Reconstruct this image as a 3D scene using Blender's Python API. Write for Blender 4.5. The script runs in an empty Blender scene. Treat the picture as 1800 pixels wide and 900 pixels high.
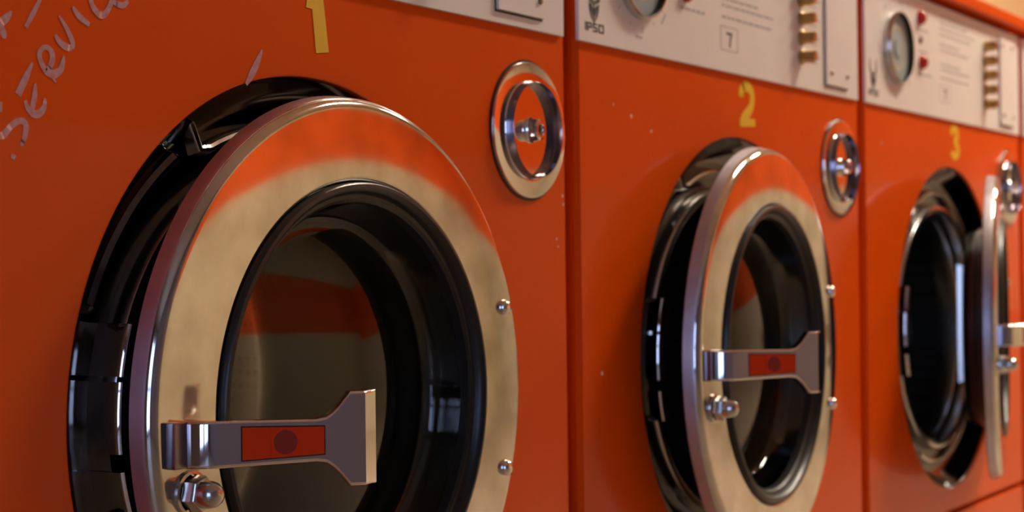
import bpy, bmesh, math, random
from math import sin, cos, pi, radians, sqrt, atan2
from mathutils import Matrix, Vector

S = bpy.context.scene
COL = S.collection
H = 0.65                      # height of the survey datum above the floor
PITCH = 0.66                  # spacing of the machines along the row

# ------------------------------------------------------------------ camera
cam_data = bpy.data.cameras.new('camera')
cam = bpy.data.objects.new('camera', cam_data)
COL.objects.link(cam)
F = Vector((0.84809584, 0.52980288, 0.00650769))
U = Vector((8.39321406e-04, -1.36256489e-02, 9.99906814e-01))
R = F.cross(U)
cam.matrix_world = Matrix(((R.x, U.x, -F.x, -1.18036955),
                           (R.y, U.y, -F.y, -0.68286901),
                           (R.z, U.z, -F.z, -0.00139251 + H),
                           (0, 0, 0, 1)))
cam_data.sensor_width = 36.0
cam_data.lens = 59.5167
cam_data.clip_start = 0.02
cam_data.dof.use_dof = True
cam_data.dof.focus_distance = 1.0
cam_data.dof.aperture_fstop = 10.0
S.camera = cam

# ------------------------------------------------------------------ world and exposure
SKY_STRENGTH = 3.6
LAMP_STRENGTH = 78.0
EXPOSURE = 0.25
world = bpy.data.worlds.new('daylight')
S.world = world
world.use_nodes = True
bg = world.node_tree.nodes['Background']
bg.inputs['Color'].default_value = (0.50, 0.62, 1.0, 1)
bg.inputs['Strength'].default_value = SKY_STRENGTH
S.view_settings.view_transform = 'Standard'
S.view_settings.look = 'None'
S.view_settings.gamma = 1.0
S.view_settings.exposure = EXPOSURE
S.view_settings.use_curve_mapping = False
S.cycles.use_denoising = True
S.cycles.max_bounces = 10
S.cycles.glossy_bounces = 6
S.cycles.transparent_max_bounces = 16

# ------------------------------------------------------------------ materials
def nodes_of(name):
    m = bpy.data.materials.new(name)
    m.use_nodes = True
    nt = m.node_tree
    return m, nt, nt.nodes['Principled BSDF']

def mat(name, col, rough=0.4, metal=0.0, coat=0.0, spec=0.5, vary=0.0, vscale=20.0, rvary=0.0, bump=0.0, bscale=300.0,
        col2=None, emit=None, estr=0.0, coat_rough=0.05, aniso=0.0):
    m, nt, p = nodes_of(name)
    p.inputs['Base Color'].default_value = (*col, 1)
    p.inputs['Roughness'].default_value = rough
    p.inputs['Metallic'].default_value = metal
    p.inputs['Coat Weight'].default_value = coat
    p.inputs['Coat Roughness'].default_value = coat_rough
    p.inputs['Specular IOR Level'].default_value = spec
    if aniso:
        p.inputs['Anisotropic'].default_value = aniso
    tc = nt.nodes.new('ShaderNodeTexCoord')
    if vary or col2 or rvary:
        n = nt.nodes.new('ShaderNodeTexNoise')
        n.inputs['Scale'].default_value = vscale
        n.inputs['Detail'].default_value = 6
        nt.links.new(tc.outputs['Object'], n.inputs['Vector'])
        if vary or col2:
            mx = nt.nodes.new('ShaderNodeMix'); mx.data_type = 'RGBA'
            mx.inputs[6].default_value = (*col, 1)
            c2 = col2 if col2 else tuple(c * (1 - vary) for c in col)
            mx.inputs[7].default_value = (*c2, 1)
            r = nt.nodes.new('ShaderNodeValToRGB')
            r.color_ramp.elements[0].position = 0.42
            r.color_ramp.elements[1].position = 0.72
            nt.links.new(n.outputs['Fac'], r.inputs['Fac'])
            nt.links.new(r.outputs['Color'], mx.inputs[0])
            nt.links.new(mx.outputs[2], p.inputs['Base Color'])
        if rvary:
            mr = nt.nodes.new('ShaderNodeMapRange')
            mr.inputs[3].default_value = max(0.0, rough - rvary)
            mr.inputs[4].default_value = rough + rvary
            nt.links.new(n.outputs['Fac'], mr.inputs[0])
            nt.links.new(mr.outputs[0], p.inputs['Roughness'])
    if bump:
        n2 = nt.nodes.new('ShaderNodeTexNoise')
        n2.inputs['Scale'].default_value = bscale
        nt.links.new(tc.outputs['Object'], n2.inputs['Vector'])
        b = nt.nodes.new('ShaderNodeBump')
        b.inputs['Strength'].default_value = bump
        b.inputs['Distance'].default_value = 0.001
        nt.links.new(n2.outputs['Fac'], b.inputs['Height'])
        nt.links.new(b.outputs['Normal'], p.inputs['Normal'])
    if emit:
        p.inputs['Emission Color'].default_value = (*emit, 1)
        p.inputs['Emission Strength'].default_value = estr
    return m

M = {}
M['orange'] = mat('orange_enamel', (0.78, 0.084, 0.0005), 0.34, coat=0.30, coat_rough=0.06, spec=0.10, bump=0.025, bscale=140, vary=0.06, vscale=5)
M['white'] = mat('white_panel', (0.84, 0.79, 0.74), 0.4, vary=0.05, vscale=12)
M['chrome'] = mat('polished_chrome', (0.82, 0.79, 0.77), 0.05, 1.0)
M['chrome_face'] = mat('worn_chrome', (0.75, 0.72, 0.67), 0.085, 1.0, vscale=22, col2=(0.52, 0.48, 0.40), rvary=0.06, bump=0.012, bscale=18)
M['brushed'] = mat('brushed_steel', (0.52, 0.48, 0.54), 0.40, 1.0, vary=0.18, vscale=40)
M['ring_steel'] = mat('dark_reflection_steel', (0.22, 0.19, 0.23), 0.18, 1.0)  # reflection of the dark room end put into the metal's colour
M['back_wall'] = mat('tan_wall_paint', (0.74, 0.50, 0.26), 0.75, vary=0.06, vscale=3, spec=0.2)
M['steel'] = mat('drum_ring_steel', (0.55, 0.54, 0.52), 0.2, 1.0)
M['lip_steel'] = mat('seal_lip_steel', (0.60, 0.57, 0.53), 0.18, 1.0)
M['black'] = mat('black_chrome', (0.11, 0.105, 0.105), 0.09, 1.0, vary=0.3, vscale=60)
M['rubber'] = mat('black_rubber', (0.012, 0.011, 0.010), 0.34, spec=0.45)
M['rubber_dull'] = mat('worn_black_rubber', (0.005, 0.005, 0.005), 0.3, spec=0.4, col2=(0.010, 0.010, 0.010), vscale=30)
M['red'] = mat('red_plastic', (0.78, 0.045, 0.002), 0.4, spec=0.25)
M['red_dark'] = mat('dull_red_plastic', (0.30, 0.018, 0.008), 0.5)
M['lamp_red'] = mat('red_lens', (0.55, 0.012, 0.008), 0.2)
M['yellow'] = mat('yellow_vinyl', (0.85, 0.50, 0.012), 0.45)
M['ink'] = mat('dark_print', (0.05, 0.045, 0.04), 0.6)
M['ink_grey'] = mat('grey_print', (0.40, 0.37, 0.34), 0.6)
M['ink_faint'] = mat('faint_print', (0.46, 0.43, 0.40), 0.6)
M['chalk'] = mat('chalk', (0.62, 0.33, 0.34), 0.9, spec=0.1, col2=(0.58, 0.22, 0.16), vscale=260)
M['chip'] = mat('bare_primer', (0.75, 0.68, 0.64), 0.7)
M['brass'] = mat('brass', (0.52, 0.35, 0.14), 0.35, 1.0)
M['dial'] = mat('dial_grey', (0.38, 0.41, 0.40), 0.6, spec=0.1)
M['dial_ring'] = mat('dial_cream_ring', (0.52, 0.50, 0.38), 0.4)
M['screw'] = mat('screw_steel', (0.30, 0.25, 0.20), 0.35, 1.0)
M['dark'] = mat('dark_slot', (0.008, 0.007, 0.007), 0.6)
M['seam'] = mat('body_steel_shade', (0.25, 0.022, 0.002), 0.5)
M['beige'] = mat('beige_wall_paint', (0.56, 0.49, 0.35), 0.75, vary=0.06, vscale=3, spec=0.2)
M['mauve'] = mat('dimmed_wall_grey', (0.26, 0.22, 0.23), 0.75, vary=0.06, vscale=3, spec=0.2)  # wall colour darkened to stand in for dim light at the left
M['band'] = mat('orange_wall_paint', (0.72, 0.10, 0.006), 0.6, spec=0.3)
M['ceiling'] = mat('ceiling_paint', (0.72, 0.64, 0.52), 0.9, spec=0.1)
M['floor'] = mat('floor_tile', (0.36, 0.30, 0.22), 0.45, vary=0.2, vscale=9)
M['frame_red'] = mat('maroon_window_frame', (0.20, 0.02, 0.03), 0.5)
M['lamp_frame'] = mat('lamp_frame_white', (0.8, 0.78, 0.74), 0.5)
M['lamp'] = mat('lamp_diffuser', (0.9, 0.85, 0.75), 0.5, emit=(1.0, 0.87, 0.70), estr=LAMP_STRENGTH)

def glass(name, tint, ior):
    m = bpy.data.materials.new(name); m.use_nodes = True
    nt = m.node_tree; nt.nodes.clear()
    o = nt.nodes.new('ShaderNodeOutputMaterial')
    mx = nt.nodes.new('ShaderNodeMixShader')
    t = nt.nodes.new('ShaderNodeBsdfTransparent'); t.inputs['Color'].default_value = (*tint, 1)
    g = nt.nodes.new('ShaderNodeBsdfGlossy'); g.inputs['Roughness'].default_value = 0.06
    fr = nt.nodes.new('ShaderNodeFresnel'); fr.inputs['IOR'].default_value = ior
    nt.links.new(fr.outputs['Fac'], mx.inputs['Fac'])
    nt.links.new(t.outputs[0], mx.inputs[1]); nt.links.new(g.outputs[0], mx.inputs[2])
    nt.links.new(mx.outputs[0], o.inputs['Surface'])
    return m
M['glass'] = glass('porthole_glass', (0.80, 0.80, 0.76), 1.55)
M['pane'] = glass('window_glass', (0.95, 0.97, 1.0), 1.3)

def drum_mat():
    m, nt, p = nodes_of('perforated_drum')
    tc = nt.nodes.new('ShaderNodeTexCoord')
    v = nt.nodes.new('ShaderNodeTexVoronoi'); v.inputs['Scale'].default_value = 125; v.inputs['Randomness'].default_value = 0.0
    mp = nt.nodes.new('ShaderNodeMapping'); mp.inputs['Rotation'].default_value = (0.0, radians(45), 0.0)
    nt.links.new(tc.outputs['Object'], mp.inputs['Vector']); nt.links.new(mp.outputs[0], v.inputs['Vector'])
    r = nt.nodes.new('ShaderNodeValToRGB'); r.color_ramp.interpolation = 'LINEAR'
    r.color_ramp.elements[0].position = 0.30; r.color_ramp.elements[0].color = (0.004, 0.004, 0.004, 1)
    r.color_ramp.elements[1].position = 0.36; r.color_ramp.elements[1].color = (0.07, 0.067, 0.06, 1)
    nt.links.new(v.outputs['Distance'], r.inputs['Fac'])
    nt.links.new(r.outputs['Color'], p.inputs['Base Color'])
    p.inputs['Roughness'].default_value = 0.4; p.inputs['Metallic'].default_value = 0.6
    return m
M['drum'] = drum_mat()

# ------------------------------------------------------------------ mesh helpers
class MB:
    def __init__(s):
        s.v = []; s.f = []; s.m = []
    def add(s, vs, fs, mi=0):
        b = len(s.v); s.v += [tuple(v) for v in vs]
        for f in fs:
            s.f.append([i + b for i in f]); s.m.append(mi)
    def lathe(s, prof, n=128, c=(0, 0, 0), mi=0, a0=0.0, a1=2 * pi, axis='y', mats=None, cap=False):
        full = abs(a1 - a0 - 2 * pi) < 1e-6
        cnt = n if full else n + 1
        vs = []
        for i in range(cnt):
            a = a0 + (a1 - a0) * i / n
            for (r, y) in prof:
                r = max(r, 1e-5)
                vs.append((c[0] + r * cos(a), c[1] + y, c[2] + r * sin(a)))
        L = len(prof); b = len(s.v); s.v += vs
        for i in range(n):
            j = (i + 1) % cnt
            for k in range(L - 1):
                s.f.append([b + i * L + k, b + i * L + k + 1, b + j * L + k + 1, b + j * L + k])
                s.m.append(mats[k] if mats else mi)
        if cap and not full:
            s.f.append([b + k for k in range(L)]); s.m.append(mi)
            s.f.append([b + n * L + k for k in range(L)]); s.m.append(mi)
    def box(s, x0, x1, y0, y1, z0, z1, bev=0.0, mi=0):
        bm = bmesh.new()
        bmesh.ops.create_cube(bm, size=1)
        for v in bm.verts:
            v.co = Vector(((x0 + x1) / 2 + v.co.x * (x1 - x0), (y0 + y1) / 2 + v.co.y * (y1 - y0), (z0 + z1) / 2 + v.co.z * (z1 - z0)))
        if bev:
            bmesh.ops.bevel(bm, geom=bm.edges[:], offset=bev, segments=2, affect='EDGES', profile=0.6)
        bm.verts.index_update()
        s.add([v.co[:] for v in bm.verts], [[v.index for v in f.verts] for f in bm.faces], mi)
        bm.free()
    def prism(s, poly, y0, y1, mi=0):
        n = len(poly)
        vs = [(x, y0, z) for x, z in poly] + [(x, y1, z) for x, z in poly]
        fs = [list(range(n)), list(range(2 * n - 1, n - 1, -1))]
        fs += [[i, (i + 1) % n, n + (i + 1) % n, n + i] for i in range(n)]
        s.add(vs, fs, mi)
    def ribbon(s, pts, w, y0=0.0, y1=-0.0004, mi=0):
        """flat stroke on the xz plane; w is a width or a list of widths"""
        n = len(pts)
        ws = w if isinstance(w, (list, tuple)) else [w] * n
        A = []; B = []
        for i, (x, z) in enumerate(pts):
            p = pts[max(0, i - 1)]; q = pts[min(n - 1, i + 1)]
            dx, dz = q[0] - p[0], q[1] - p[1]
            l = math.hypot(dx, dz) or 1
            nx, nz = -dz / l * ws[i] / 2, dx / l * ws[i] / 2
            A.append((x + nx, z + nz)); B.append((x - nx, z - nz))
        for i in range(n - 1):
            q = [A[i], A[i + 1], B[i + 1], B[i]]
            s.prism(q, y0, y1, mi)
    def sweep(s, path, prof, closed=False, mi=0):
        """path: points (x,z) at depth 0; prof: (offset outward-normal, y)"""
        n = len(path); L = len(prof); b = len(s.v)
        for i, (x, z) in enumerate(path):
            p = path[(i - 1) % n] if closed or i else path[0]
            q = path[(i + 1) % n] if closed or i < n - 1 else path[-1]
            dx, dz = q[0] - p[0], q[1] - p[1]; l = math.hypot(dx, dz) or 1
            nx, nz = -dz / l, dx / l
            for (o, y) in prof:
                s.v.append((x + nx * o, y, z + nz * o))
        for i in range(n if closed else n - 1):
            j = (i + 1) % n
            for k in range(L - 1):
                s.f.append([b + i * L + k, b + i * L + k + 1, b + j * L + k + 1, b + j * L + k]); s.m.append(mi)

CACHE = {}
FLAT = {'front_body', 'lever_handle', 'top_lid', 'kick_panel', 'control_panel', 'cover_plate', 'handle_mount', 'seal_lip'}
def mesh_of(key, build, mats, smooth=35):
    if key in CACHE:
        return CACHE[key]
    mb = MB(); build(mb)
    me = bpy.data.meshes.new(key)
    me.from_pydata(mb.v, [], mb.f)
    bm = bmesh.new(); bm.from_mesh(me)
    for f, mi in zip(bm.faces, mb.m):
        f.material_index = mi
    bmesh.ops.remove_doubles(bm, verts=bm.verts, dist=2e-6)
    bmesh.ops.recalc_face_normals(bm, faces=bm.faces)
    bm.to_mesh(me); bm.free()
    for m in mats:
        me.materials.append(M[m])
    me.polygons.foreach_set('use_smooth', [True] * len(me.polygons))
    me.set_sharp_from_angle(angle=radians(smooth))
    CACHE[key] = me
    return me

def obj(name, key, build, mats, parent=None, loc=(0, 0, 0), rz=0.0, label=None, smooth=35):
    o = bpy.data.objects.new(name, mesh_of(key, build, mats if isinstance(mats, (list, tuple)) else [mats], smooth))
    COL.objects.link(o)
    o.parent = parent
    o.location = loc
    o.rotation_euler = (0, 0, rz)
    if name in FLAT:
        w = o.modifiers.new('weighted_normal', 'WEIGHTED_NORMAL'); w.keep_sharp = True; w.weight = 100
    if label:
        o['label'] = label
    return o

def thing(name, label, cat, loc, group=None):
    o = bpy.data.objects.new(name, None); COL.objects.link(o)
    o.empty_display_size = 0.1
    o.location = loc
    o['label'] = label; o['category'] = cat
    if group:
        o['group'] = group
    return o

def struct(o):
    o['kind'] = 'structure'
    return o

# ------------------------------------------------------------------ the room
X0, X1, Y0, Y1, ZC = -4.4, 5.2, -3.0, 0.78, 2.62
BAND0, BAND1 = 1.075, 1.78
def slab(name, x0, x1, y0, y1, z0, z1, m):
    return struct(obj(name, name, lambda b: b.box(x0, x1, y0, y1, z0, z1), m))
slab('floor', X0 - .1, X1 + .1, Y0 - .1, Y1 + .1, -0.1, 0, 'floor')
slab('ceiling', X0 - .1, X1 + .1, Y0 - .1, Y1 + .1, ZC, ZC + .1, 'ceiling')
slab('wall_back', X0 - .1, X1 + .1, Y1, Y1 + .1, 0, ZC, 'back_wall')
def right_wall(b):
    b.box(X1, X1 + .1, Y0, Y1, 0, BAND0 - .11, mi=0)
    b.box(X1, X1 + .1, Y0, Y1, BAND0 - .11, BAND1, mi=1)
    b.box(X1, X1 + .1, Y0, Y1, BAND1, ZC, mi=0)
struct(obj('wall_right', 'wall_right', right_wall, ['beige', 'band']))
WY0, WY1, WZ0, WZ1 = -2.75, -0.85, 0.06, 2.25
def left_wall(b):
    x0, x1 = X0 - .1, X0
    b.box(x0, x1, Y0, WY0, 0, ZC); b.box(x0, x1, WY1, Y1, 0, ZC)
    b.box(x0, x1, WY0, WY1, 0, WZ0); b.box(x0, x1, WY0, WY1, WZ1, ZC)
struct(obj('wall_left', 'wall_left', left_wall, 'mauve'))
def front_wall(b):
    y0, y1 = Y0 - .1, Y0
    b.box(X0, 0.6, y0, y1, 0, ZC, mi=2)
    b.box(0.6, X1, y0, y1, 0, BAND0); b.box(0.6, X1, y0, y1, BAND0, BAND1, mi=1); b.box(0.6, X1, y0, y1, BAND1, ZC)
struct(obj('wall_front', 'wall_front', front_wall, ['beige', 'band', 'mauve']))
def win_frame(b):
    x0, x1 = X0 - .07, X0 - .02; w = 0.06
    b.box(x0, x1, WY0, WY0 + w, WZ0, WZ1); b.box(x0, x1, WY1 - w, WY1, WZ0, WZ1)
    b.box(x0, x1, WY0 + w, WY1 - w, WZ0, WZ0 + w); b.box(x0, x1, WY0 + w, WY1 - w, WZ1 - w, WZ1)
    ym = (WY0 + WY1) / 2 + .1
    b.box(x0, x1, ym - .09, ym + .09, WZ0 + w, WZ1 - w)
    b.box(x0, x1, WY0 + w, ym - .09, 1.02, 1.09); b.box(x0, x1, ym + .09, WY1 - w, 1.02, 1.09)
wf = struct(obj('window_1', 'window_frame', win_frame, 'frame_red'))
obj('window_glass', 'window_pane', lambda b: b.box(X0 - .05, X0 - .045, WY0 + .05, WY1 - .05, WZ0 + .05, WZ1 - .05), 'pane', wf)

# ceiling lamps
def lamp_frame(b):
    w, d = 0.36, 0.17
    b.box(-w, w, -d, -d + .02, -.06, 0); b.box(-w, w, d - .02, d, -.06, 0)
    b.box(-w, -w + .02, -d + .02, d - .02, -.06, 0); b.box(w - .02, w, -d + .02, d - .02, -.06, 0)
def lamp_diff(b):
    b.box(-.34, .34, -.15, .15, -.055, -.03)
for (lx, ly, lab) in ((1.85, -0.85, 'white framed strip light on the ceiling, nearer the washing machine numbered 1'),
                      (3.4, -0.8, 'white framed strip light on the ceiling, nearer the far end wall')):
    L = thing('ceiling_light', lab, 'lamp', (lx, ly, ZC), 'ceiling strip lights')
    obj('lamp_frame', 'lamp_frame', lamp_frame, 'lamp_frame', L)
    obj('lamp_diffuser', 'lamp_diffuser', lamp_diff, 'lamp', L)

# ------------------------------------------------------------------ washing machine parts (local: x along the row, y into the machine, z from the floor)
XL, XR = 0.0155, 0.6575
HX, HZ, HR = 0.3294, H - 0.0862, 0.2072
ZS = H - 0.3276               # seam above the kick panel
ZT = H + 0.3276               # top of the front sheet
def body(b):
    n = 144
    x0, x1, z0, z1 = XL, XR, ZS + .002, ZT
    bv = 0.004
    corners = [(x1 - bv, z1 - .001), (x0 + bv, z1 - .001), (x0 + bv, z0 + bv), (x1 - bv, z0 + bv)]
    angs = [2 * pi * i / n for i in range(n)]
    for c in corners:
        a = atan2(c[1] - HZ, c[0] - HX) % (2 * pi)
        i = min(range(n), key=lambda k: abs((angs[k] - a + pi) % (2 * pi) - pi))
        angs[i] = a
    def edge(a, x0, x1, z0, z1):
        dx, dz = cos(a), sin(a); t = 1e9
        if dx > 1e-9: t = min(t, (x1 - HX) / dx)
        if dx < -1e-9: t = min(t, (x0 - HX) / dx)
        if dz > 1e-9: t = min(t, (z1 - HZ) / dz)
        if dz < -1e-9: t = min(t, (z0 - HZ) / dz)
        return HX + t * dx, HZ + t * dz
    rings = [[], [], [], [], [], []]
    for a in angs:
        rings[0].append((HX + (HR) * cos(a), 0.008, HZ + HR * sin(a)))
        rings[1].append((HX + (HR) * cos(a), 0.0022, HZ + HR * sin(a)))
        rings[2].append((HX + (HR + .0006) * cos(a), 0.0006, HZ + (HR + .0006) * sin(a)))
        rings[3].append((HX + (HR + .002) * cos(a), 0.0, HZ + (HR + .002) * sin(a)))
        ex, ez = edge(a, x0 + bv, x1 - bv, z0 + bv, z1 - .001)
        rings[4].append((ex, 0.0, ez))
        fx = x0 if abs(ex - x0 - bv) < 1e-6 else x1 if abs(ex - x1 + bv) < 1e-6 else ex
        fz = z0 if abs(ez - z0 - bv) < 1e-6 else z1 if abs(ez - z1 + .001) < 1e-6 else ez
        rings[5].append((fx, 0.004, fz))
    rings.append([(x, 0.66, z) for (x, y, z) in rings[5]])
    L = len(rings); base = len(b.v)
    for r in rings: b.v += r
    for k in range(L - 1):
        for i in range(n):
            j = (i + 1) % n
            b.f.append([base + k * n + i, base + (k + 1) * n + i, base + (k + 1) * n + j, base + k * n + j]); b.m.append(0)
    b.f.append([base + (L - 1) * n + i for i in range(n)]); b.m.append(0)
def kick(b):
    b.box(XL, XR, 0.0, 0.66, 0.0, ZS - .002, bev=.003)
def lid(b):
    b.box(XL - .001, XR - .001, -0.017, 0.66, ZT + .0060, ZT + .0230, bev=.003)
    b.box(XL + .01, XR - .01, 0.016, 0.64, ZT, ZT + .0065)
PX0, PX1, PZ0, PZ1 = 0.0137, 0.6495, H + 0.1822, H + 0.3262
def panel(b):
    b.box(PX0, PX1, -0.0035, 0.0, PZ0, PZ1, bev=.0007)
PY = -0.0035

def arc_pts(cx, cz, r, a0, a1, n=10, rz=None):
    rz = rz or r
    return [(cx + r * cos(radians(a0 + (a1 - a0) * i / n)), cz + rz * sin(radians(a0 + (a1 - a0) * i / n))) for i in range(n + 1)]

def logo(b):
    cx, z0 = 0.0392, H + 0.2005
    y0, y1 = PY, PY - .0003
    b.prism([(cx - .0008, z0 - .002), (cx + .0008, z0 - .002), (cx + .0008, z0 + .014), (cx - .0008, z0 + .014)], y0, y1)
    for sg in (-1, 1):
        def q(pts): b.prism([(cx + sg * x, z0 + z) for x, z in pts], y0, y1)
        q([(.0014, .000), (.0048, .003), (.0078, .0085), (.0088, .0150), (.0058, .0105)])
        q([(.0014, .0040), (.0040, .0085), (.0072, .0140), (.0050, .0135), (.0014, .0105)])
        q([(.0000, .0125), (.0050, .0145), (.0092, .0165), (.0112, .0215), (.0072, .0205), (.0040, .0178), (.0000, .0170)])
        q([(.0072, .0205), (.0112, .0215), (.0116, .0270), (.0104, .0320), (.0088, .0340), (.0092, .0270)])
def brand(b):
    z0, h, w, g = H + 0.1915, 0.0072, 0.0016, PY
    def st(p, ww=w): b.ribbon(p, ww, g, g - .0003)
    x = 0.0243
    st([(x + .0008, z0), (x + .0008, z0 + h)])
    x = 0.0283
    st([(x, z0), (x, z0 + h)]); st([(x - .0008, z0 + h - .0006), (x + .0062, z0 + h - .0006)], .0013)
    st([(x + .0056, z0 + h), (x + .0056, z0 + h * .42)]); st([(x, z0 + h * .45), (x + .0062, z0 + h * .45)], .0013)
    x = 0.0372
    st([(x, z0 + h - .0006), (x + .0068, z0 + h - .0006)], .0013); st([(x + .0006, z0 + h), (x + .0006, z0 + h * .45)], .0015)
    st([(x, z0 + h * .5), (x + .0068, z0 + h * .5)], .0013); st([(x + .0062, z0 + h * .55), (x + .0062, z0)], .0015)
    st([(x, z0 + .0006), (x + .0068, z0 + .0006)], .0013)
    x = 0.0475
    st([(x, z0), (x, z0 + h)]); st([(x + .0070, z0), (x + .0070, z0 + h)])
    st([(x - .0008, z0 + .0006), (x + .0078, z0 + .0006)], .0013); st([(x - .0008, z0 + h - .0006), (x + .0078, z0 + h - .0006)], .0013)
DX, DZ, DR = 0.1205, H + 0.2548, 0.0435
def dial(b):
    b.lathe([(DR, 0), (DR, -.0062), (DR - .0008, -.0078), (DR - .0020, -.0080), (DR - .0026, -.0074), (DR - .0032, -.0012)],
            96, (DX, PY, DZ), mats=[0, 0, 0, 1, 1])
def dial_face(b):
    b.lathe([(DR - .003, -.0015), (0, -.0015)], 96, (DX, PY, DZ), mi=0)
    b.lathe([(.0270, -.0015), (.0270, -.0018), (.0235, -.0018), (.0235, -.0015)], 72, (DX, PY, DZ), mi=1)
    b.lathe([(.0125, -.0015), (.0120, -.0030), (0, -.0032)], 48, (DX, PY, DZ), mi=0)
def dial_marks(b):
    rnd = random.Random(3)
    for i in range(14):
        a = radians(200 + i * 25)
        l = .006 if i % 2 else .0035
        r0 = DR + .006
        c, s_ = cos(a), sin(a)
        b.ribbon([(DX + c * r0, DZ + s_ * r0), (DX + c * (r0 + l), DZ + s_ * (r0 + l))], .0007, PY, PY - .0002)
    for a in (268, 320, 20, 75, 130, 185):
        p = arc_pts(DX, DZ, DR + .0155, a - 6, a + 6, 6)
        b.ribbon(p, .0022, PY, PY - .0002)
def seven(b):
    g = PY
    b.ribbon([(.2985, H + .2192), (.3108, H + .2192)], .0022, g, g - .0003)
    b.ribbon([(.3098, H + .2200), (.3068, H + .2140), (.3052, H + .2065)], .0024, g, g - .0003)
def seven_box(b):
    x0, x1, z0, z1, g = .2850, .3236, H + .2030, H + .2252, PY
    w = .0007
    b.ribbon([(x0, z0), (x0, z1)], w, g, g - .0002); b.ribbon([(x1, z0), (x1, z1)], w, g, g - .0002)
    b.ribbon([(x0, z0), (x1, z0)], w, g, g - .0002); b.ribbon([(x0, z1), (x1, z1)], w, g, g - .0002)
def text_lines(b):
    """the rows of small print, too fine to read: one short bar a word"""
    rnd = random.Random(11)
    rows = [(.2860, .425, .3130), (.2860, .400, .3050), (.2860, .436, .2975), (.2860, .415, .2900), (.2870, .370, .2770),
            (.2875, .405, .2700), (.2885, .372, .2520), (.2885, .410, .2455), (.2883, .410, .2345)]
    for (a, e, z) in rows:
        x = a
        while x < e - .004:
            w = min(rnd.uniform(.006, .018), e - x)
            b.box(x, x + w, PY - .0002, PY, H + z - .0012, H + z + .0012)
            x += w + .0028
    for (a, e, z) in ((.2000, .2500, .2320), (.2030, .240, .2870), (.2030, .236, .2600)):
        x = a
        while x < e - .003:
            w = min(rnd.uniform(.006, .014), e - x)
            b.box(x, x + w, PY - .0002, PY, H + z - .0014, H + z + .0014)
            x += w + .0026
    for k in range(5):
        z = .2945 - .0199 * k
        for dz, l in ((.003, .030), (-.003, .022)):
            b.box(.505, .505 + l, PY - .0002, PY, H + z + dz - .0008, H + z + dz + .0008)
def button(b):
    b.lathe([(.0080, 0), (.0080, -.003), (.0066, -.0038), (.0064, -.0150), (.0056, -.0164), (0, -.0166)], 8)
def lampred(b):
    b.lathe([(.0088, 0), (.0088, -.003), (.0076, -.0035), (.0072, -.0060), (.0045, -.0082), (0, -.0088)], 32)
def keyhole(b):
    b.lathe([(.0048, 0), (.0048, -.0015), (.0034, -.0015), (.0030, .0), (0, 0)], 24)
CX0, CX1, CZ0, CZ1 = 0.5485, 0.6155, H + 0.1918, H + 0.3145
def coin_plate(b):
    b.box(CX0, CX1, -.0030, 0, CZ0, CZ1, bev=.0006)
    b.box(CX0 - .0016, CX1 + .0004, -.0004, 0, CZ0 - .0016, CZ1 + .0004, mi=1)  # dark border paints in the shaded gap, wider left and below
def plate_screw(b):
    b.lathe([(.0026, 0), (.0026, -.0008), (.0018, -.0018), (0, -.0021)], 20)

# number stickers
def num1(b):
    P = [(.3285, .1714), (.3275, .1662), (.3338, .1658), (.3372, .1378), (.3503, .1396), (.3440, .1812), (.3330, .1806)]
    b.prism([(x, H + z) for x, z in P], 0.0, -.0004)
def num2(b):
    w = .0108
    p = [(.3372, H + .1618), (.3372, H + .1650)] + arc_pts(.3505, H + .1632, .0133, 165, -20, 14, .0098) + \
        [(.3615, H + .1545), (.3560, H + .1490), (.3470, H + .1440), (.3410, H + .1400), (.3400, H + .1375)]
    b.ribbon(p, [w] * len(p), 0, -.0004)
    b.prism([(.3335, H + .1325), (.3700, H + .1347), (.3695, H + .1422), (.3335, H + .1412)], 0, -.00045)
def num3(b):
    w = .0102
    p = [(.3388, H + .1640)] + arc_pts(.3520, H + .1655, .0125, 160, -70, 14, .0080) + [(.3520, H + .1567)]
    b.ribbon(p, w, 0, -.0004)
    p = [(.3500, H + .1567), (.3560, H + .1560)] + arc_pts(.3525, H + .1452, .0148, 65, -160, 16, .0082)
    b.ribbon(p, w, 0, -.00045)
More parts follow.
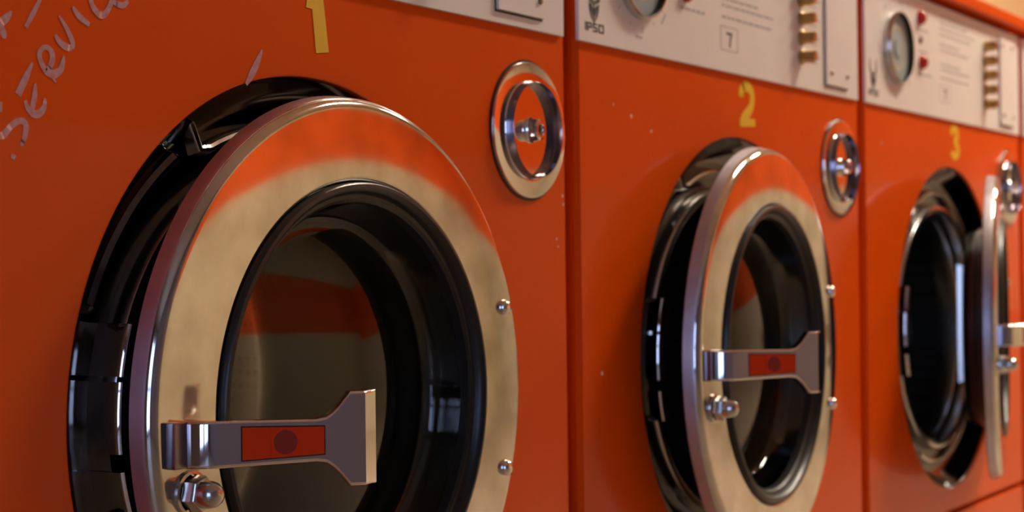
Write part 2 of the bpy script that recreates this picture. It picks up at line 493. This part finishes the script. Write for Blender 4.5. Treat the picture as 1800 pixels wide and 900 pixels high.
# chalk writing on the first machine (stroke centre lines on its front sheet)
def chalk(b):
    Z = H
    k = [0]
    def st(pts, ws):
        k[0] += 1
        P = [(x, Z + z, w) for (x, z), w in zip(pts, ws)]
        out = []
        for i in range(len(P) - 1):                           # smooth curve through the points
            p0, p1, p2, p3 = P[max(0, i - 1)], P[i], P[i + 1], P[min(len(P) - 1, i + 2)]
            for j in range(5):
                t = j / 5
                out.append(tuple(.5 * (2 * b1 + (c - a) * t + (2 * a - 5 * b1 + 4 * c - d) * t * t + (3 * b1 - a - 3 * c + d) * t ** 3)
                                 for a, b1, c, d in zip(p0, p1, p2, p3)))
        out.append(P[-1])
        b.ribbon([(x, z) for x, z, w in out], [max(w, .0006) for x, z, w in out], 0.0, -.0002 - .00001 * k[0])
    st([(.0758, .1262), (.0796, .1280), (.0836, .1312), (.0861, .1342)], [.0040, .0046, .0038, .0012])
    st([(.0785, .1262), (.0806, .1222), (.0812, .1195)], [.0036, .0040, .0022])
    st([(.1060, .1435), (.1010, .1355), (.0956, .1270)], [.0020, .0030, .0024])
    st([(.0766, .0688), (.0800, .0698), (.0850, .0746), (.0900, .0776), (.0938, .0772), (.0950, .0742), (.0938, .0690), (.0915, .0648)],
       [.0032, .0040, .0034, .0034, .0036, .0036, .0030, .0020])
    st([(.0866, .0600), (.0858, .0576)], [.0034, .0026])
    st([(.0786, .0868), (.0779, .0815)], [.0014, .0026])
    st([(.0998, .1088), (.0950, .1002), (.0898, .0912)], [.0014, .0040, .0042])
    st([(.1016, .0982), (.1010, .0910), (.0990, .0842)], [.0012, .0036, .0030])
    st([(.0946, .0886), (.0962, .0850), (.0998, .0822), (.1040, .0824), (.1074, .0858), (.1082, .0908)], [.0018, .0030, .0042, .0042, .0034, .0016])
    st([(.1128, .1036), (.1098, .1046), (.1064, .1086), (.1046, .1130), (.1060, .1166), (.1096, .1180), (.1130, .1160), (.1136, .1118), (.1116, .1076), (.1092, .1052)],
       [.0030, .0034, .0032, .0030, .0028, .0028, .0034, .0036, .0032, .0020])
    st([(.1096, .1050), (.1140, .1040), (.1186, .1064), (.1208, .1102), (.1216, .1146)], [.0036, .0046, .0040, .0032, .0014])
    st([(.1122, .1046), (.1158, .0998)], [.0024, .0010])
    st([(.1158, .1252), (.1186, .1220), (.1232, .1196), (.1276, .1194)], [.0018, .0032, .0040, .0030])
    st([(.1280, .1190), (.1278, .1230), (.1240, .1294), (.1186, .1358)], [.0022, .0034, .0028, .0012])
    st([(.1284, .1418), (.1330, .1372), (.1404, .1334)], [.0016, .0036, .0026])
    st([(.1404, .1500), (.1430, .1440), (.1470, .1404), (.1508, .1400), (.1545, .1436), (.1580, .1500)], [.0024, .0034, .0038, .0040, .0034, .0030])
    st([(.1560, .1490), (.1600, .1478), (.1656, .1472), (.1700, .1500)], [.0026, .0030, .0036, .0020])
    st([(.2840, .1345), (.2800, .1270), (.2745, .1190), (.2690, .1118)], [.0012, .0046, .0050, .0022])
def chips(pts, seed):
    def f(b):
        rnd = random.Random(seed)
        for (x, z, r) in pts:
            n = 7
            b.prism([(x + r * rnd.uniform(.6, 1.1) * cos(2 * pi * i / n), H + z + 1.5 * r * rnd.uniform(.6, 1.1) * sin(2 * pi * i / n)) for i in range(n)], 0, -.0002)
    return f

# dispenser cap: flange, raised finger ring and a lock
VX, VZ = 0.5974, H + 0.1041
def cap_flange(b):
    b.lathe([(.0526, 0), (.0527, -.0018), (.0522, -.0030), (.0508, -.0034), (.0384, -.0031), (.0376, -.0040), (.0369, -.0099), (.0365, -.0105),
             (.0361, -.0099), (.0360, -.0040), (.0356, -.0028), (0, -.0026)], 128, mats=[0, 0, 0, 0, 0, 1, 1, 1, 1, 1, 0, 0])
def cap_lock(b):
    b.lathe([(.0098, -.002), (.0098, -.0040), (.0086, -.0056), (.0080, -.0115), (.0066, -.0128), (.0046, -.0128), (.0044, -.0112), (0, -.0112)], 40)
    b.box(-.0008, .0008, -.0119, -.0105, -.0040, .0040, mi=1)
def cap_gasket(b):
    b.lathe([(.0545, 0), (.0545, -.0008), (.0525, -.0010)], 96)

# recess round the porthole
def recess(b):
    b.lathe([(HR - .0004, .0085), (HR - .0006, .0035), (.2035, .0075), (.1990, .0150), (.1900, .0235), (.1840, .0262), (.1770, .0270), (.1600, .0285),
             (.1560, .0330), (.1555, .060)], 144)
    for sg in (1, -1):                                        # pressed ridges on the latch side
        a0, a1 = (124, 159) if sg > 0 else (201, 236)
        path = arc_pts(0, 0, .1830, a0, a1, 24)
        b.sweep(path, [(-.0062, .0275), (-.0040, .0190), (-.0010, .0168), (.0014, .0170), (.0046, .0205), (.0066, .0255)])
        for a in (a0, a1):                                    # rounded ends
            x, z = .1830 * cos(radians(a)), .1830 * sin(radians(a))
            b.lathe([(.0064, .0275), (.0040, .0195), (.0012, .0168), (0, .0167)], 16, (x, 0, z))
def seal_lip(b):
    Rl, ch = .1740, .1290
    a = math.degrees(math.acos(ch / Rl))
    t = radians(117)
    path = [(.2030 * cos(t), .2030 * sin(t)), (.1900 * cos(t), .1900 * sin(t)), (.1775 * cos(t), .1775 * sin(t))]
    path += arc_pts(0, 0, Rl, 114, a + 2, 26)
    path += [(ch, Rl * sin(radians(a)) - .006)] + [(ch, z) for z in (.08, .04, 0, -.04, -.08)] + [(ch, -Rl * sin(radians(a)) + .006)]
    path += arc_pts(0, 0, Rl, -a - 2, -114, 26)
    path += [(.1775 * cos(t), -.1775 * sin(t)), (.1900 * cos(t), -.1900 * sin(t)), (.2030 * cos(t), -.2030 * sin(t))]
    b.sweep(path, [(.0045, .0300), (.0042, .0215), (.0030, .0190), (.0010, .0180), (-.0012, .0186), (-.0026, .0210), (-.0050, .0300)])
def seal_bolt(b):
    b.lathe([(.0052, .0275), (.0050, .0245), (.0030, .0232), (0, .0230)], 20)
def drum_ring(b):
    b.lathe([(.1600, .0300), (.1595, .0200), (.1570, .0160), (.1535, .0150), (.1500, .0165), (.1485, .0200), (.1480, .0330), (.1450, .0345), (.1440, .0380), (.1440, .0640)], 144)
def drum(b):
    b.lathe([(.1440, .0640), (.2180, .0700), (.2250, .0760), (.2250, .3800), (.2150, .3900), (0, .3950)], 96)
def strike(b):
    """latch strike on the left of the seat: two arc blocks with a slot between"""
    for (a0, a1) in ((160.5, 171.0), (172.0, 186.0), (189.5, 199.0)):
        path = arc_pts(0, 0, .1590, a0, a1, 10)
        r, y0, hw = .0050, .0020, .0080
        prof = [(hw, .0290)] + [(hw - r + r * cos(radians(q)), y0 + r - r * sin(radians(q))) for q in range(0, 91, 15)]
        prof += [(-hw + r - r * sin(radians(q)), y0 + r - r * cos(radians(q))) for q in range(0, 91, 15)] + [(-hw, .0300)]
        n0 = len(b.v)
        b.sweep(path, prof)
        L = len(prof)
        b.f.append([n0 + k for k in range(L)]); b.m.append(0)
        e = n0 + (len(path) - 1) * L
        b.f.append([e + k for k in range(L)]); b.m.append(0)
    path = arc_pts(0, 0, .1600, 186.0, 189.5, 4)
    b.sweep(path, [(.0060, .0290), (.0060, .0120), (-.0060, .0120), (-.0060, .0300)])

# porthole door (local: origin at the centre of the front face, y < 0 towards the room)
DRR = 0.1950
def door_frame(b):
    prof = [(.1380, .0150), (.1500, .0166), (.1900, .0166), (.1944, .0162), (.1956, .0150), (.1944, .0074), (.1940, .0052), (.1928, .0028), (.1910, .0011), (.1898, .0004),
            (.1888, 0.0), (.1870, -.00020), (.1800, -.00066), (.1720, -.00102), (.1640, -.00126), (.1560, -.00138), (.1510, -.00139),
            (.1440, -.00138), (.1432, -.00136), (.1422, -.0008), (.1412, .0004), (.1402, .0014), (.1395, .0030), (.1390, .0150)]
    mats = []
    for i in range(len(prof) - 1):
        mats.append(2 if i < 3 else 1 if i < 6 else 0)
    b.lathe(prof, 192, mats=mats)
def gasket(b):
    b.lathe([(.1402, .0010), (.1400, -.0028), (.1388, -.0048), (.1366, -.0052), (.1346, -.0040), (.1330, -.0006), (.1322, .0016), (.1296, .0020),
             (.1276, .0040), (.1268, .0100)], 144)
def sleeve(b):
    b.lathe([(.1336, .0060), (.1325, .0090), (.1318, .0130), (.1304, .0142), (.1292, .0150), (.1284, .0210), (.1276, .0265), (.1264, .0275), (.1254, .0284),
             (.1246, .0345), (.1220, .0400), (.1180, .0425), (.1060, .0440)], 144)
def bowl(b):
    t = .0028
    ins = [(.1276, .0075), (.1262, .0140), (.1240, .0220), (.1218, .0300), (.1196, .0340), (.1150, .0360)]
    nI = len(ins)
    for k in range(1, 15):
        r = .1150 * (1 - k / 14)
        ins.append((r, .0360 - .0165 * (1 - (r / .1150) ** 2)))
    out = [(r + (t if i < 4 else t * .6 if i < nI else 0), y + (0 if i < 4 else t * .7 if i < nI else t)) for i, (r, y) in enumerate(ins)]
    out[-1] = (0, out[-1][1])
    b.lathe(ins, 144)
    b.lathe(out, 144)
    b.lathe([ins[0], out[0]], 144)
def rivet(b):
    b.lathe([(.0058, .0012), (.0057, -.0014), (.0048, -.0034), (.0028, -.0047), (0, -.0051)], 24)
def nut(b):
    b.lathe([(.0125, .0010), (.0125, -.0012), (.0108, -.0016)], 40)
    b.lathe([(.0104, -.0012), (.0104, -.0085), (.0094, -.0098), (.0078, -.0100)], 6, a0=.3, a1=2 * pi + .3)
    b.lathe([(.0080, -.0096), (.0078, -.0135), (.0070, -.0170), (.0052, -.0198), (.0028, -.0212), (0, -.0216)], 32)
def hinge_strip(b):
    for (a0, a1) in ((3.0, 6.6), (-1.8, 1.8), (-6.6, -3.0)):
        b.sweep(arc_pts(0, 0, .1950, a0, a1, 4), [(.0006, .004), (-.0008, .004), (-.0008, .012), (.0006, .012)])

# lever handle: plan path (u along the door, w out of it), half heights and half thicknesses
LA = radians(38)
def lever_path():
    rb = .0180
    pts = [(.0060, -.002), (.0060, .0030)]
    c = (.0060 + rb, .0030)
    turn = pi / 2 - LA
    n = 10
    for i in range(1, n + 1):
        a = pi - turn * i / n
        pts.append((c[0] + rb * cos(a), c[1] + rb * sin(a)))
    u, w = pts[-1]
    d = (cos(LA), sin(LA))
    ss = [.95 * q for q in (.006, .014, .022, .030, .040, .050, .058, .064, .068, .071, .0735, .076, .0785, .082, .0870, .08758, .0900, .0930, .0950, .0968)]
    return pts, (u, w), d, ss
def lever(b):
    pts, (u, w), d, ss = lever_path()
    st = [(p, .0132, .0058) for p in pts]
    def hh(s):
        s /= .95
        if s < .060: return .0132 - .0012 * s / .060
        if s < .0785:
            t = (s - .060) / .0185
            return .0120 + .0148 * (t * t * (1.6 - .6 * t))
        return .0268
    nx, ny = -d[1], d[0]
    for s in ss:
        cut = max(0.0, min(.0100, (s - .0832) * 1.12))       # the grip's end is cut back on its face
        th = .0058 - cut / 2
        h = hh(s)
        st.append(((u + d[0] * s - nx * cut / 2, w + d[1] * s - ny * cut / 2), h, th))
    base = len(b.v)
    n = len(st)
    ring = []
    for i, ((x, y), h, t) in enumerate(st):
        p = st[max(0, i - 1)][0]; q = st[min(n - 1, i + 1)][0]
        dx, dy = q[0] - p[0], q[1] - p[1]; l = math.hypot(dx, dy)
        nx, ny = (-dy / l, dx / l) if i < len(pts) else (-d[1], d[0])
        r = min(.0022, t * .8)
        sec = []
        for (sx, sz) in ((1, 1), (-1, 1), (-1, -1), (1, -1)):
            ca, cz = sx * (t - r), sz * (h - r)
            for k in range(4):
                a0 = {(1, 1): 0, (-1, 1): 90, (-1, -1): 180, (1, -1): 270}[(sx, sz)]
                a = radians(a0 + 30 * k)
                sec.append((ca + r * cos(a), cz + r * sin(a)))
        ring = len(sec)
        for (o, z) in sec:
            b.v.append((x + nx * o, -(y + ny * o), z))
    for i in range(n - 1):
        for k in range(ring):
            k2 = (k + 1) % ring
            b.f.append([base + i * ring + k, base + i * ring + k2, base + (i + 1) * ring + k2, base + (i + 1) * ring + k]); b.m.append(0)
    b.f.append([base + k for k in range(ring)]); b.m.append(0)
    b.f.append([base + (n - 1) * ring + k for k in range(ring)]); b.m.append(0)
def lever_insert(b):
    pts, (u, w), d, ss = lever_path()
    def P(s, z, o):                       # o = height above the lever's face
        nx, ny = -d[1], d[0]
        t = .0058 + o
        return (u + d[0] * s + nx * t, -(w + d[1] * s + ny * t), z)
    s0, s1 = .0128, .0590
    def quad_box(sa, sb, ha, hb, o, mi):
        v = [P(sa, -ha, -.001), P(sb, -hb, -.001), P(sb, hb, -.001), P(sa, ha, -.001), P(sa, -ha, o), P(sb, -hb, o), P(sb, hb, o), P(sa, ha, o)]
        b.add(v, [[0, 3, 2, 1], [4, 5, 6, 7], [0, 1, 5, 4], [1, 2, 6, 5], [2, 3, 7, 6], [3, 0, 4, 7]], mi)
    quad_box(s0 - .0008, s1 + .0008, .0098, .0083, .00005, 2)
    def hz(s): return .0090 - .0014 * (s - s0) / (s1 - s0)
    a, c = s0 + (s1 - s0) * .34, s0 + (s1 - s0) * .70
    quad_box(s0, a, hz(s0), hz(a), .0007, 0)
    quad_box(a, c, hz(a), hz(c), .0012, 0)
    quad_box(c, s1, hz(c), hz(s1), .0007, 0)
    m = (a + c) / 2; r = .0068
    n = 24
    vs = [P(m + r * cos(2 * pi * i / n), r * sin(2 * pi * i / n), .00125) for i in range(n)] + [P(m + r * cos(2 * pi * i / n), r * sin(2 * pi * i / n), .0010) for i in range(n)]
    b.add(vs, [list(range(n))] + [[i, (i + 1) % n, n + (i + 1) % n, n + i] for i in range(n)], 1)
def lever_block(b):
    b.box(-.0095, .0040, -.0065, .003, -.0128, .0128, bev=.0012)

# ------------------------------------------------------------------ assemble
def machine(k, label, num, door_pos, door_angle, hv, chip_pts):
    ox = (k - 1) * PITCH
    t = thing('washing_machine', label, 'washing machine', (ox, 0, 0), 'orange washing machines in a row')
    obj('front_body', 'front_body', body, 'orange', t, smooth=40)
    obj('kick_panel', 'kick_panel', kick, 'orange', t)
    obj('top_lid', 'top_lid', lid, 'orange', t)
    p = obj('control_panel', 'control_panel', panel, 'white', t, label='white control panel')
    dl = obj('timer_dial', 'timer_dial', dial, ['steel', 'rubber'], p)
    obj('dial_face', 'dial_face', dial_face, ['dial', 'dial_ring'], p)
    obj('dial_marking', 'dial_marking', dial_marks, 'ink_faint', p)
    obj('emblem', 'emblem', logo, 'ink', p)
    obj('lettering', 'lettering', brand, 'ink', p)
    obj('printed_digit', 'printed_digit', seven, 'ink', p)
    obj('digit_border', 'digit_border', seven_box, 'ink_grey', p)
    obj('fine_text', 'fine_text', text_lines, 'ink_faint', p)
    for i in range(5):
        obj('push_button', 'push_button', button, 'brass', p, (.4830, PY, H + .2945 - .0199 * i))
    for z, x in ((.3008, .2060), (.2464, .2105)):
        obj('indicator_lamp', 'indicator_lamp', lampred, 'lamp_red', p, (x, PY, H + z))
    obj('keyhole', 'keyhole', keyhole, 'screw', p, (.2090, PY, H + .2743))
    obj('cover_plate', 'cover_plate', coin_plate, ['white', 'ink'], p, (0, PY, 0))
    for (x, z) in ((.5615, .2052), (.6080, .2048), (.5560, .3032), (.6050, .3040)):
        obj('screw', 'plate_screw', plate_screw, 'screw', p, (x, PY - .0030, H + z))
    if num:
        obj('number_sticker', 'number_%d' % (k + 1), num, 'yellow', t, label='yellow number %d' % (k + 1))
    v = obj('dispenser_cap', 'dispenser_cap', cap_flange, ['chrome', 'ring_steel'], t, (VX, 0, VZ), label='round chrome cap with a lock')
    obj('cap_lock', 'cap_lock', cap_lock, ['chrome', 'dark'], v)
    obj('cap_gasket', 'cap_gasket', cap_gasket, 'rubber', v)
    rc = obj('porthole_recess', 'porthole_recess', recess, 'black', t, (HX, 0, HZ))
    obj('seal_lip', 'seal_lip', seal_lip, 'lip_steel', rc)
    obj('latch_strike', 'latch_strike', strike, 'chrome', rc)
    obj('seal_bolt', 'seal_bolt', seal_bolt, 'screw', rc, (.1520, 0, -.010))
    obj('drum_ring', 'drum_ring', drum_ring, 'steel', t, (HX, 0, HZ))
    obj('drum', 'drum', drum, 'drum', t, (HX, 0, HZ))
    if chip_pts:
        obj('paint_chips', 'chips_%d' % k, chips(chip_pts, k), 'chip', t)
    dx, dy = door_pos
    d = obj('porthole_door', 'porthole_door', door_frame, ['chrome_face', 'brushed', 'rubber'], t, (dx, dy, HZ), radians(door_angle), smooth=50, label='round chrome porthole door')
    obj('door_gasket', 'door_gasket', gasket, 'rubber', d)
    obj('rubber_sleeve', 'rubber_sleeve', sleeve, 'rubber_dull', d)
    obj('glass_bowl', 'glass_bowl', bowl, 'glass', d, smooth=60)
    for z in (.0555, -.0600):
        obj('rivet', 'rivet', rivet, 'chrome', d, (.1680, -.0012, z))
    obj('acorn_nut', 'acorn_nut', nut, 'steel', d, (-.1650, -.0018, -.0385))
    obj('handle_mount', 'handle_mount', lever_block, 'ring_steel', d, (-.1735, 0, hv))
    obj('lever_handle', 'lever_handle', lever, 'chrome', d, (-.1735, 0, hv), smooth=40)
    obj('handle_insert', 'handle_insert', lever_insert, ['red', 'red_dark', 'dark'], d, (-.1735, 0, hv), label='red plastic insert')
    return t

m1 = machine(0, 'orange washing machine with yellow number 1 and chalk writing on its front', num1, (.3463, -.0295), 0.6, -.0110,
             [(.650, .055, .0010), (.651, .048, .0010), (.640, .0205, .0008), (.642, .0145, .0007), (.1035, -.170, .0012)])
obj('chalk_lettering', 'chalk_lettering', chalk, 'chalk', m1, label='chalk handwriting')
machine(1, 'orange washing machine with yellow number 2 and its porthole door slightly ajar', num2, (.3083, -.0457), 4.0, -.0015,
        [(.109, .127, .0016), (.146, .1165, .0012), (.0515, -.0905, .0016), (.077, .135, .0008)])
machine(2, 'orange washing machine with yellow number 3 and its porthole door swung wide open', num3, (.3440, -.0615), 14.0, -.004,
        [(.075, .139, .0014)])
machine(3, 'orange washing machine cut off by the frame, beyond the one numbered 3', None, (.3463, -.0295), 0.6, -.004, [])
